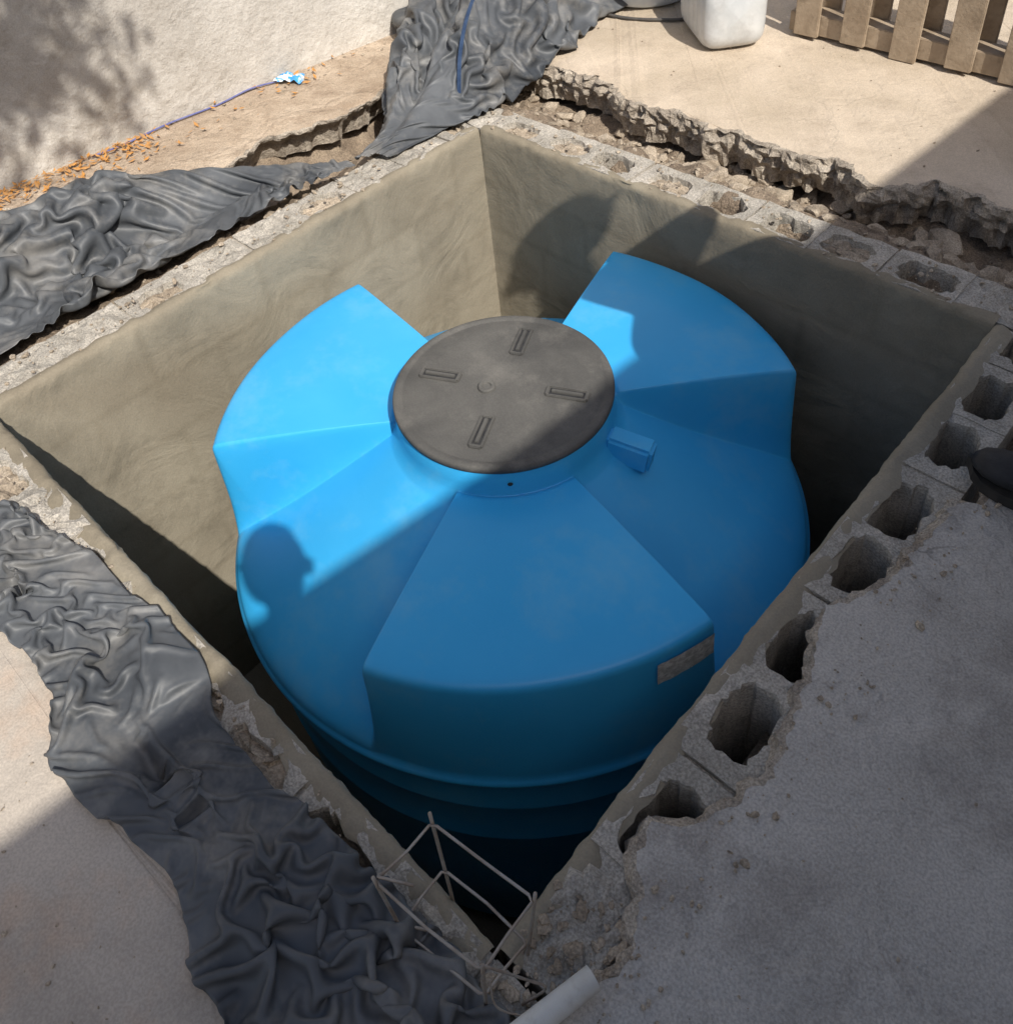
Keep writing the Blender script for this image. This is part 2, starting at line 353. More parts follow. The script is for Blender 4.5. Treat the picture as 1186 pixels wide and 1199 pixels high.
# ------------------------------------------------------------------ water tank
AX=(.880,.915)
tank=empty('water_tank',(AX[0],AX[1],0))
PET=[math.radians(-41.3+120*k) for k in range(3)]; HA=math.radians(29.6)
def pinterp(pts,t):
    for i in range(len(pts)-1):
        if t<=pts[i+1][0]:
            a,b=pts[i],pts[i+1]; u=(t-a[0])/(b[0]-a[0]); return tuple(a[k]+(b[k]-a[k])*u for k in (1,2))
    return pts[-1][1:]
valley=[(0,.292,-.200),(.1,.35,-.240),(.2,.42,-.288),(.3,.50,-.340),(.4,.58,-.390),(.5,.655,-.433),(.56,.69,-.452),(.62,.722,-.470),(.7,.755,-.489),(.8,.777,-.506),(.9,.788,-.521),(1,.790,-.535)]
petal=[(0,.292,-.170),(.1,.35,-.170),(.2,.43,-.171),(.3,.51,-.173),(.4,.60,-.176),(.5,.70,-.181),(.56,.750,-.185),(.575,.763,-.188),(.59,.770,-.194),(.60,.773,-.203),(.62,.7745,-.225),(.7,.777,-.29),(.8,.781,-.38),(.9,.785,-.46),(1,.789,-.535)]
angs=[]
for k in range(3):
    c=PET[k]
    for s in np.linspace(-60,60,121)[:-1]: angs.append(c+math.radians(s))
    for sgn in (-1,1):
        for s in np.linspace(-2.2,2.2,16): angs.append(c+sgn*(HA+math.radians(s)+.0001))
angs=sorted(a%(2*math.pi) for a in angs)
ts=sorted(set(list(np.linspace(0,.54,26))+list(np.linspace(.55,.62,12))+list(np.linspace(.65,1,14))))
v=[];na=len(angs)
def bf(a):
    best=9
    for c in PET:
        d=abs((a-c+math.pi)%(2*math.pi)-math.pi); best=min(best,d)
    return 1-sm(math.radians(-1.4),math.radians(1.6),best-HA), best
lowp=[(.794,-.540),(.799,-.546),(.799,-.556),(.792,-.562),(.778,-.568),(.772,-.60),(.771,-.70),(.776,-.712),(.776,-.722),(.771,-.735),(.770,-.88),(.775,-.892),(.775,-.902),(.770,-.915),(.768,-1.2),(.765,-1.5),(.72,-1.58)]
collar=[(.262,-.095),(.272,-.098),(.277,-.106),(.281,-.15),(.284,-.172),(.288,-.181)]
rings=len(collar)+len(ts)+len(lowp)
for r,z in collar:
    for a in angs: v.append((r*math.cos(a),r*math.sin(a),z))
for t in ts:
    pr,pz=pinterp(petal,t); vr,vz=pinterp(valley,t)
    v2=[pinterp(valley,min(1,max(0,t+e))) for e in (-.06,-.03,0,.03,.06)]
    if t<.95: vr=sum(q[0] for q in v2)/5; vz=sum(q[1] for q in v2)/5
    for a in angs:
        b,dd=bf(a)
        ppr=pr*(1-.022*sm(.3,.6,t)*(1-t)) if abs((a-PET[0]+math.pi)%(2*math.pi)-math.pi)<math.radians(40) else pr
        r=vr+(ppr-vr)*b; z=vz+(pz-vz)*b
        if b>.9 and t<.6: z+= .008*(1-(dd/HA)**2)*math.sin(math.pi*min(1,t/.58))
        wob=.0022*noise.noise(Vector((r*math.cos(a)*3.5,r*math.sin(a)*3.5,z*5)))
        v.append(((r+wob)*math.cos(a),(r+wob)*math.sin(a),z+wob))
for r,z in lowp:
    for a in angs: v.append((r*math.cos(a),r*math.sin(a),z))
f=[(i*na+j,(i+1)*na+j,(i+1)*na+(j+1)%na,i*na+(j+1)%na) for i in range(rings-1) for j in range(na)]
f.append(tuple((rings-1)*na+j for j in range(na)))
o=new_obj('body',v,f,'tank',smooth=True,parent=tank)
LB=MB(); n=128
prof=[(0,-.0845),(.05,-.0845),(.12,-.0848),(.2,-.0855),(.25,-.0865),(.254,-.0885),(.259,-.0885),(.263,-.0860),(.276,-.0865),(.2795,-.089),(.281,-.094),(.281,-.103),(.277,-.106)]
vs=[(r*math.cos(2*math.pi*k/n),r*math.sin(2*math.pi*k/n),z+fb(r*math.cos(2*math.pi*k/n),r*math.sin(2*math.pi*k/n),0,5,2)*.0012) for r,z in prof[1:] for k in range(n)]
fs=[(i*n+k,(i+1)*n+k,(i+1)*n+(k+1)%n,i*n+(k+1)%n) for i in range(len(prof)-2) for k in range(n)]
fs.append(tuple(range(n)))
LB.add(vs,fs,0)
for k in range(4):
    a=math.radians(26+90*k); c=Vector((.168*math.cos(a),.168*math.sin(a),-.0835)); e=Euler((0,0,a))
    L_=.10; Wd=.03
    for sx,sy,dx,dy in ((0,.5,L_,.006),(0,-.5,L_,.006),(.5,0,.006,Wd),(-.5,0,.006,Wd)):
        off=e.to_matrix()@Vector((sx*L_,sy*Wd,0)); LB.box(c+off,(dx+.004,dy+.001,.010),0,e,.002)
    LB.box(c+Vector((0,0,-.0003)),(L_-.006,Wd-.008,.0042),1,e)
    LB.box(c+Vector((0,0,.003)),(L_-.02,.010,.008),0,e,.0015)
pc=Vector((-.025,-.032,-.083))
ring=[(.0,.0015),(.010,.0015),(.012,.006),(.019,.007),(.022,.004),(.023,-.002)]
vs=[(pc.x+r*math.cos(2*math.pi*k/24),pc.y+r*math.sin(2*math.pi*k/24),pc.z+z) for r,z in ring[1:] for k in range(24)]
LB.add(vs,[(i*24+k,(i+1)*24+k,(i+1)*24+(k+1)%24,i*24+(k+1)%24) for i in range(4) for k in range(24)]+[tuple(range(24))],0)
lid=LB.obj('lid',['lid','slot'],parent=tank)
for p in lid.data.polygons[:len(fs)]: p.use_smooth=True
BB=MB(); a=math.radians(19)
def pol(r,a,z): return Vector((r*math.cos(a),r*math.sin(a),z))
e=Euler((0,math.radians(8),a))
BB.box(pol(.335,a,-.203),(.12,.058,.08),0,e,.009)
BB.obj('outlet_boss','tank',parent=tank,smooth=False)
HB=MB(); a=math.radians(-44)
vs=[];
for k in range(16):
    t=2*math.pi*k/16; q=pol(.2835,a+.0065/.28*math.cos(t),-.138+.0065*math.sin(t)); vs.append(q)
HB.add(vs,[tuple(range(16))]); HB.obj('bolt_hole','slot',parent=tank)
vs=[];na2=16;nz2=8
for i in range(na2):
    for j in range(nz2):
        t=math.radians(-41.3+29.6-1.6)-i/(na2-1)*math.radians(10.5)+fb(i*.3,j*.3,3,2,2)*.004*(j in(0,nz2-1))
        z=-.215-j/(nz2-1)*.072+fb(i*.4,j,1,1,2)*.002
        r=.7755+(-z-.235)*.03+.001+fb(i*.5,j*.5,5,1.5,2)*.001
        vs.append(pol(r,t,z))
new_obj('label',vs,grid_faces(na2,nz2),'label',smooth=True,parent=tank)

# ------------------------------------------------------------------ tarps: a small position-based cloth solver.
# The sheet is given more length than the place it lies in, so it buckles into real folds and creases.
def lin(P,x):
    for a,b in zip(P,P[1:]):
        if x<=b[0]: return a[1]+(b[1]-a[1])*max(0,(x-a[0])/(b[0]-a[0]))
    return P[-1][1]
slabedge=sorted(Ap[:14]); footedge=[(-.15,-.95),(.43,-.93),(.67,-.81),(.95,-.57),(1.21,-.58),(1.67,-.48),(2.4,-.66),(3.6,-.78)]
def surf(x,y):
    z=gz(x,y)+.012
    if y<0.0 and -.2<x<1.95:
        if y>-.19: z=max(z,.014)
        if y<lin(slabedge,x)+.03: z=max(z,.016)
    if x>-.19 and x<.06 and y>0 and y<1.95: z=max(z,.014)
    if -.2<x<1.9 and 1.72<y<1.93: z=max(z,.014)
    if y>-.15 and x<lin(footedge,y)+.04: z=max(z,.014)
    if y>2.2 and x>-.62: z=max(z,.014)
    return z
def drape(rows,nu,nv,seed,exu,exv,iters=200,passes=5,grav=.00022,bend=.3,lift=.03,pin=.05,ragged=.025,maxh=.11):
    rng=np.random.default_rng(seed)
    cols=[catmull([r[j] for r in rows],nu) for j in range(len(rows[0]))]
    G=[catmull([cols[j][i] for j in range(len(cols))],nv) for i in range(nu)]
    C=np.array([[tuple(q) for q in row] for row in G])
    E=np.zeros((nu,nv)); Z=np.zeros((nu,nv)); RX=np.zeros((nu,nv,2))
    for i in range(nu):
        for j in range(nv):
            x,y=C[i,j,0],C[i,j,1]
            C[i,j,2]=max(C[i,j,2],surf(x,y))
            E[i,j]=min(1.9,max(.1,.85+2.2*noise.noise(Vector((x*3.5,y*3.5,seed*1.7)))))
            wx_=x+.08*noise.noise(Vector((x*4,y*4,seed+9))); wy_=y+.08*noise.noise(Vector((x*4,y*4,seed+19)))
            r1=1-2.2*abs(noise.noise(Vector((wx_*5,wy_*5,seed+.5)))); r2=1-2.2*abs(noise.noise(Vector((wx_*11,wy_*11,seed+3.5))))
            Z[i,j]=max(0,r1)**2*lift+max(0,r2)**2*lift*.45+noise.noise(Vector((x*30,y*30,seed+5)))*lift*.12
            if i in (0,nu-1) or j in (0,nv-1):
                RX[i,j,0]=fb(x,y,seed+20,5,2)*ragged; RX[i,j,1]=fb(x,y,seed+30,5,2)*ragged
    Lu=np.linalg.norm(C[1:]-C[:-1],axis=2)*(1+exu*(E[1:]+E[:-1])/2)
    Lv=np.linalg.norm(C[:,1:]-C[:,:-1],axis=2)*(1+exv*(E[:,1:]+E[:,:-1])/2)
    Dg=np.sqrt(((Lu[:,1:]+Lu[:,:-1])/2)**2+((Lv[1:]+Lv[:-1])/2)**2)
    B2u=Lu[1:]+Lu[:-1]; B2v=Lv[:,1:]+Lv[:,:-1]
    P=C.copy(); P[:,:,2]+=np.abs(Z)+.002
    P+=rng.normal(0,.0005,P.shape)
    floor=C[:,:,2].copy()
    T=C[:,:,:2]+RX
    V=np.zeros_like(P)
    def con(a,b,L,k):
        n0=min(a.shape[0],b.shape[0],L.shape[0]); n1=min(a.shape[1],b.shape[1],L.shape[1])
        a=a[:n0,:n1];b=b[:n0,:n1];L=L[:n0,:n1]
        d=b-a; l=np.sqrt((d*d).sum(2))+1e-9
        c=((l-L)/l*.5*k)[:,:,None]*d
        a+=c; b-=c
    for it in range(iters):
        Q=P.copy()
        P+=V*.93; P[:,:,2]-=grav
        for ps in range(passes):
            for p in (0,1):
                con(P[p:-1:2],P[p+1::2],Lu[p::2],1)
                con(P[:,p:-1:2],P[:,p+1::2],Lv[:,p::2],1)
                con(P[p:-1:2,:-1],P[p+1::2,1:],Dg[p::2],.6)
                con(P[p:-1:2,1:],P[p+1::2,:-1],Dg[p::2],.6)
            if ps%2==0:
                for p in range(4):
                    con(P[p:-2:4],P[p+2::4],B2u[p::4],bend)
                    con(P[:,p:-2:4],P[:,p+2::4],B2v[:,p::4],bend)
            for sl in (np.s_[0,:],np.s_[-1,:],np.s_[:,0],np.s_[:,-1]):
                P[sl][...,:2]+=(T[sl]-P[sl][...,:2])*pin
            P[:,:,:2]+=(C[:,:,:2]-P[:,:,:2])*.003
            P[:,:,2]=np.maximum(P[:,:,2],floor)
        V=np.clip(P-Q,-.004,.004)
        on=P[:,:,2]<floor+.001
        V[on]*=.3
    h=P[:,:,2]-floor; P[:,:,2]=floor+np.where(h>maxh,maxh+(h-maxh)*.3,h)
    # final resting clearance against the surface actually underneath each point
    for i in range(nu):
        for j in range(nv):
            s_=surf(P[i,j,0],P[i,j,1])
            if P[i,j,2]<s_: P[i,j,2]=s_
    return P
def tarp_obj(P,sub=1):
    nu,nv=P.shape[:2]
    o=new_obj('plastic_tarp',P.reshape(-1,3).tolist(),grid_faces(nu,nv),'tarp',smooth=True)
    s=o.modifiers.new('s','SUBSURF'); s.levels=sub; s.render_levels=sub
    so=o.modifiers.new('t','SOLIDIFY'); so.thickness=.0012
    return o
def rows5(pairs,zs):
    out=[]
    for k,(o,i) in enumerate(pairs):
        o=Vector((o[0],o[1],0));i=Vector((i[0],i[1],0)); z=zs[k] if isinstance(zs[0],(list,tuple)) else zs
        n=len(z); out.append([Vector((*(o.lerp(i,t/(n-1))).xy,z[t])) for t in range(n)])
    return out
pairs=[((-.95,-.7),(-.20,-.6)),((-.86,-.2),(-.20,-.2)),((-.82,.1),(-.18,.12)),((-.80,.42),(-.18,.36)),((-.76,.66),(-.17,.62)),((-.55,.93),(-.18,.88)),((-.34,1.18),(-.18,1.12)),((-.2,1.32),(-.15,1.30))]
z1=[[.01,.09,.07,-.05,-.03,.015]]*5+[[.01,.07,.03,-.02,.02,.012],[.0,.03,.02,.01,.015,.01],[-.01,.01,.015,.015,.01,.005]]
tarp_obj(drape(rows5(pairs,z1),200,72,1,.26,.36))
pairs=[((-1.12,2.85),(-.20,3.0)),((-1.05,2.5),(-.20,2.65)),((-.90,2.2),(-.12,2.32)),((-.66,1.95),(-.10,2.08)),((-.50,1.76),(-.05,1.90)),((-.36,1.62),(-.06,1.74)),((-.24,1.48),(-.08,1.58)),((-.19,1.34),(-.10,1.42))]
z2=[[.03,.20,.16,.26,.16,.02]]*2+[[.02,.22,.16,.27,.15,.0],[.02,.19,.12,.23,.13,-.02],[.01,.15,.09,.18,.11,-.01],[.0,.1,.06,.12,.08,.0],[.0,.05,.04,.07,.05,.0],[.0,.02,.02,.03,.02,.0]]
tarp_obj(drape(rows5(pairs,z2),150,84,13,.2,.5,lift=.04))
pairs=[((.34,-.31),(.38,-.09)),((.50,-.29),(.52,-.08)),((.63,-.26),(.66,-.05)),((.76,-.24),(.78,-.05)),((.88,-.25),(.90,-.03)),((.98,-.31),(1.04,-.04)),((1.09,-.31),(1.12,-.07)),((1.2,-.28),(1.24,-.08)),((1.34,-.27),(1.36,-.08)),((1.47,-.30),(1.50,-.07)),((1.62,-.31),(1.64,-.05)),((1.76,-.27),(1.76,-.05)),((1.92,-.19),(1.90,-.09))]
z3=[[.01,.01,.01,.02,.012]]*2+[[.01,-.03,-.05,.01,.012]]+[[.01,-.05,-.08,.0,.012]]+[[.012,.03,.01,.04,.02]]*2+[[.012,.03,-.02,-.05,-.01]]+[[.012,.01,-.08,-.01,.0]]+[[.012,.03,.03,.03,.014]]*4+[[.03,.035,.035,.035,.03]]
tarp_obj(drape(rows5(pairs,z3),260,44,23,.30,.45,lift=.03))

# ------------------------------------------------------------------ rubble, leaves
def rock(mb,c,s,mi=0):
    bm=bmesh.new(); bmesh.ops.create_icosphere(bm,subdivisions=2 if s>.03 else 1,radius=1)
    sd=U(0,99); sx,sy,sz=U(.65,1.35),U(.65,1.35),U(.4,.8); e=Euler((U(-.5,.5),U(-.5,.5),U(0,6.3))).to_matrix()
    pl=[(Vector((U(-1,1),U(-1,1),U(-1,1))).normalized(),U(.45,.8)) for _ in range(6)]
    vs=[]
    for q in bm.verts:
        p=q.co*(1+.3*noise.noise(q.co*1.3+Vector((sd,0,0))))
        for nn,dd in pl:
            t=p.dot(nn)
            if t>dd: p=p-nn*(t-dd)
        vs.append(Vector(c)+e@Vector((p.x*sx,p.y*sy,p.z*sz))*s*1.2)
    mb.add(vs,[[w.index for w in f.verts] for f in bm.faces],mi); bm.free()
mb=MB()
def scatter(n,x0,x1,y0,y1,smin,smax,z=None,pw=2.2):
    for _ in range(n):
        x,y=U(x0,x1),U(y0,y1); s=smin*(smax/smin)**(R()**pw)
        rock(mb,(x,y,(gz(x,y) if z is None else z)+s*.2),s)
scatter(1200,-.4,2.4,1.92,2.24,.003,.040,pw=3)
scatter(60,-.3,2.4,2.08,2.20,.015,.055)
scatter(380,1.92,2.3,1.42,2.2,.003,.035,pw=3)
scatter(260,-.55,-.17,.9,2.0,.004,.032)
scatter(100,-.3,-.17,0,.9,.003,.014)
scatter(220,1.76,1.90,-.14,.16,.002,.014,z=.0)
scatter(160,-.16,-.02,.0,1.7,.002,.010,z=.002)
scatter(160,-.1,1.9,1.76,1.88,.002,.009,z=.002)
scatter(90,0,1.7,-.08,-.03,.002,.007,z=.002)
scatter(150,1.87,1.97,-.0,1.3,.0015,.008,z=.024)
scatter(120,1.9,2.6,-.3,1.3,.001,.004,z=.024)
scatter(200,-.2,3.2,2.3,3.4,.0012,.005,z=.004)
scatter(260,-1.0,-.8,.2,2.2,.0015,.009,z=.002)
scatter(80,.5,1.8,-.6,-.33,.001,.005,z=.006)
mb.obj('rubble','rubble')
mb=MB()
for _ in range(480):
    y=U(.1,1.0); x=wx(y)+.02+abs(random.gauss(0,.08))
    if R()<.2: x,y=U(-1.0,-.75),U(.3,1.9)
    s=U(.009,.020); e=Euler((U(-.5,.5),U(-.5,.5),U(0,6.3))).to_matrix()
    c=Vector((x,y,.009+U(0,.010)))
    mb.add([c+e@Vector(p)*s for p in ((-1,0,.1),(0,-.35,0),(1,0,.15),(0,.35,.0))],[(0,1,2,3)])
mb.obj('leaf_litter','leaf_dry')

# ------------------------------------------------------------------ small things
def curve(name,pts,r,m,n=60):
    b=MB(); b.tube(catmull(pts,n),r,8); return b.obj(name,m,smooth=True)
curve('rope',[(-1.0,.80,.012),(-.99,.92,.008),(-.985,1.1,.012),(-.965,1.3,.008),(-.96,1.45,.014),(-.93,1.56,.01)],.0035,'bluecord')
curve('hose',[(-.45,2.7,.05),(-.2,2.74,.012),(-.02,2.80,.012),(.08,2.9,.012),(.05,3.2,.012)],.007,'hose')
P=catmull([(-.42,2.42,.34),(-.36,2.2,.33),(-.26,2.0,.28),(-.16,1.84,.20),(-.11,1.76,.06)],40)
vs=[]
for p in P: vs+= [p+Vector((-.006,-.004,0)),p+Vector((.006,.004,.002))]
new_obj('strap',vs,grid_faces(40,2),'bluestrap',smooth=True)
vs=[]
for i in range(14):
    for j in range(9):
        x=i/13*.11-.055;y=j/8*.07-.035; c=Vector((-.90,1.60,.018)); a=.6
        vs.append(c+Vector((x*math.cos(a)-y*math.sin(a)+fb(x,y,3,30,2)*.006,x*math.sin(a)+y*math.cos(a)+fb(x,y,7,30,2)*.006,fb(x,y,1,28,3)*.02)))
new_obj('plastic_wrapper',vs,grid_faces(14,9),'wrapper')
mb=MB(); a=Vector((1.879,.052,.046)); d=(Vector((1.805,-.22,.052))-a).normalized(); s=d.cross(Vector((0,0,1))).normalized(); u=s.cross(d)
vs=[]
for (t,r) in ((.22,.0170),(.0,.0170),(.0,.0142),(.12,.0142)):
    for k in range(28):
        q=2*math.pi*k/28; vs.append(a+d*t+(s*math.cos(q)+u*math.sin(q))*r)
mb.add(vs,[(i*28+k,i*28+(k+1)%28,(i+1)*28+(k+1)%28,(i+1)*28+k) for i in range(3) for k in range(28)]+[tuple(84+k for k in range(28))])
mb.obj('pvc_pipe','pvc',smooth=True)
mb=MB()
top=[(1.605,-.078),(1.608,.028),(1.785,.052),(1.792,-.055)]
bot=[(1.66,-.085),(1.665,-.015),(1.775,.0),(1.775,-.075)]
def lv(k,z):
    t=(z+.12)/.29; return Vector((bot[k][0]+(top[k][0]-bot[k][0])*t,bot[k][1]+(top[k][1]-bot[k][1])*t,z))
for k,h in enumerate((.165,.175,.17,.18)):
    mb.tube(catmull([lv(k,-.12),lv(k,0)+Vector((.004,0,0)),lv(k,h)],10),.0028,8)
for z,sk in ((.155,.0),(.04,.012)):
    q=[lv(k,z+(sk if k%2 else -sk)) for k in range(4)]
    path=[]
    for k in range(4):
        a_,b_=q[k],q[(k+1)%4]; path+=[a_.lerp(b_,.05),a_.lerp(b_,.5)+Vector((U(-.004,.004),U(-.004,.004),U(-.003,.003))),a_.lerp(b_,.95)]
    path.append(path[0]+Vector((0,0,.006))); path.append(q[0].lerp(q[2],.25))
    mb.tube(path,.0023,6)
mb.tube(catmull([(1.79,-.055,.18),(1.83,-.02,.12),(1.84,-.0,.05),(1.82,-.03,.01)],14),.002,6)
mb.tube(catmull([(1.79,-.05,.1),(1.81,-.06,.06),(1.85,-.03,.03)],14),.0015,6)
mb.obj('rebar_cage','wire',smooth=True)

def jug():
    e=empty('water_jug',(.255,2.83,.004),(0,0,math.radians(-39)))
    v=[];nu,nv=60,56
    Lx,Ly,Lz=.39,.25,.26
    for i in range(nu):
        u=-1+2*i/(nu-1); cap=(1-abs(u)**8)**(1/2.4) if abs(u)<1 else 0
        x=u*Lx/2
        g=abs(math.sin((u+1)*math.pi*3.5))
        rib=1-.035*(1-sm(.0,.35,g))*(1 if abs(u)<.8 else 0)
        s=cap*rib
        for j in range(nv):
            t=2*math.pi*j/nv; c_,s_=math.cos(t),math.sin(t); m_=(abs(c_)**5+abs(s_)**5)**(1/5)
            v.append((x,c_/m_*Ly/2*s,Lz/2+s_/m_*Lz/2*s))
    f=[(i*nv+j,(i+1)*nv+j,(i+1)*nv+(j+1)%nv,i*nv+(j+1)%nv) for i in range(nu-1) for j in range(nv)]
    new_obj('body',v,f,'jug',smooth=True,parent=e)
    b=MB(); b.tube([(-.185,0,.16),(-.21,0,.165)],.042,24); b.tube([(-.21,0,.165),(-.24,0,.17)],.036,24); b.obj('neck','jug',parent=e,smooth=True)
    b=MB(); b.tube(catmull([(-.15,0,.255),(-.12,0,.295),(-.02,0,.30),(.03,0,.255)],20),.014,12); b.obj('handle','jug',parent=e,smooth=True)
jug()
e=empty('plastic_basin',(-.25,3.03,.006))
def lathe(name,prof,m,parent,n=72):
    v=[(r*math.cos(2*math.pi*k/n),r*math.sin(2*math.pi*k/n),z) for r,z in prof for k in range(n)]
    f=[(i*n+k,i*n+(k+1)%n,(i+1)*n+(k+1)%n,(i+1)*n+k) for i in range(len(prof)-1) for k in range(n)]
    return new_obj(name,v,f,m,smooth=True,parent=parent)
lathe('bowl',[(.001,.006),(.19,.006),(.2,.014),(.255,.12),(.25,.12),(.19,.018),(.001,.012)],'basin',e)
lathe('rim',[(.254,.108),(.275,.108),(.278,.12),(.268,.128),(.25,.126)],'basin_rim',e)
e=empty('wooden_pallet',(.5,2.955,.004))
mb=MB()
for k in range(7):
    w=U(.085,.10); mb.box((k*.19+.05,U(-.003,.003),.5),(w,.018,U(.96,1.0)),0,Euler((0,U(-.012,.012),0)),.003)
mb.obj('front_boards','wood',parent=e)
mb=MB()
for z in (.05,.5,.95): mb.box((.62,.057,z),(1.3,.09,.075),0,None,.003)
mb.obj('stringers','wood',parent=e)
mb=MB()
for k in range(7): mb.box((k*.19+.06,.115,.5),(.12,.018,.98),0,None,.003)
mb.obj('rear_boards','wood',parent=e)

# ------------------------------------------------------------------ people
def skin_body(name,joints,edges,radii,m,parent,root=0,sub=2):
    me=bpy.data.meshes.new(name); me.from_pydata(joints,edges,[]); me.materials.append(M[m])
    o=bpy.data.objects.new(name,me); COL.objects.link(o); o.parent=parent
    md=o.modifiers.new('s','SKIN'); md.use_smooth_shade=True
    for i,r in enumerate(radii):
        me.skin_vertices[0].data[i].radius=(r,r) if not isinstance(r,tuple) else r
        me.skin_vertices[0].data[i].use_root=(i==root)
    ss=o.modifiers.new('d','SUBSURF'); ss.levels=sub; ss.render_levels=sub
    return o
def shoe(parent,name,loc,ang):
    secs=[(.0,.028,.085,.0),(.015,.036,.10,0),(.06,.038,.115,0),(.10,.038,.11,.0),(.14,.041,.090,.0),(.18,.046,.072,.004),(.22,.049,.058,.006),(.255,.044,.048,.004),(.28,.030,.038,0),(.292,.012,.026,0)]
    n=20; v=[]
    for x,w,h,oy in secs:
        for k in range(n):
            t=2*math.pi*k/n; c,s=math.cos(t),math.sin(t)
            yy=c*w*(1 if s<0.2 else 1-.25*s); zz=.02+ (s*.5+.5)**.8*h*(.98)
            v.append((x,yy+oy,max(zz,.02)))
    f=[(i*n+k,i*n+(k+1)%n,(i+1)*n+(k+1)%n,(i+1)*n+k) for i in range(len(secs)-1) for k in range(n)]
    f+=[tuple(range(n)),tuple((len(secs)-1)*n+k for k in range(n))[::-1]]
    Mx=Matrix.Translation(loc)@Matrix.Rotation(ang,4,'Z')
    o=new_obj(name,[Mx@Vector(p) for p in v],f,'black',smooth=True,parent=parent)
    b=MB()
    out=[(x-.004,-(w+.004)) for x,w,h,_ in secs]+[(.302,0)]+[(x-.004,(w+.004)) for x,w,h,_ in secs[::-1]]
    m_=len(out); vs=[Mx@Vector((x,y,.026+(.006 if x>.26 else 0))) for x,y in out]+[Mx@Vector((x,y,.0+(.006 if x>.26 else 0))) for x,y in out]
    b.add(vs,[(i,m_+i,m_+(i+1)%m_,(i+1)%m_) for i in range(m_)]+[tuple(range(m_)),tuple(m_+i for i in range(m_))[::-1]])
    b.obj(name+'_sole','sole',parent=parent)
    b=MB()
    for k in range(5):
        x=.115+k*.019; z=.02+.108-k*.0095-.006
        b.tube([Mx@Vector((x-.004,-.022,z-.010)),Mx@Vector((x,0,z+.004)),Mx@Vector((x+.004,.022,z-.010))],.0028,6)
    b.obj(name+'_laces','sole',parent=parent,smooth=True)
def hand(parent,name,wrist,dirv,palm_n,curl=.5):
    d=Vector(dirv).normalized(); n=Vector(palm_n).normalized(); s=d.cross(n).normalized(); w=Vector(wrist)
    skin_body(name+'_palm',[w,w+d*.05,w+d*.085],[(0,1),(1,2)],[(.026,.018),(.04,.016),(.04,.013)],'skin',parent)
    for k,(off,L) in enumerate(((-.03,.068),(-.01,.078),(.01,.073),(.03,.058))):
        a=w+d*.08+s*off; j=[a];dd=d.copy()
        for q,fr in enumerate((.42,.33,.25)):
            dd=(dd*math.cos(curl)+n*math.sin(curl)).normalized() if q else (dd*math.cos(curl*.5)+n*math.sin(curl*.5)).normalized()
            j.append(j[-1]+dd*L*fr)
        skin_body('%s_finger_%d'%(name,k+1),j,[(0,1),(1,2),(2,3)],[.0095,.009,.0083,.0075],'skin',parent,sub=1)
    a=w+d*.025-s*.03; skin_body(name+'_thumb',[a,a+d*.03-s*.022+n*.01,a+d*.055-s*.028+n*.022],[(0,1),(1,2)],[.013,.0105,.009],'skin',parent,sub=1)
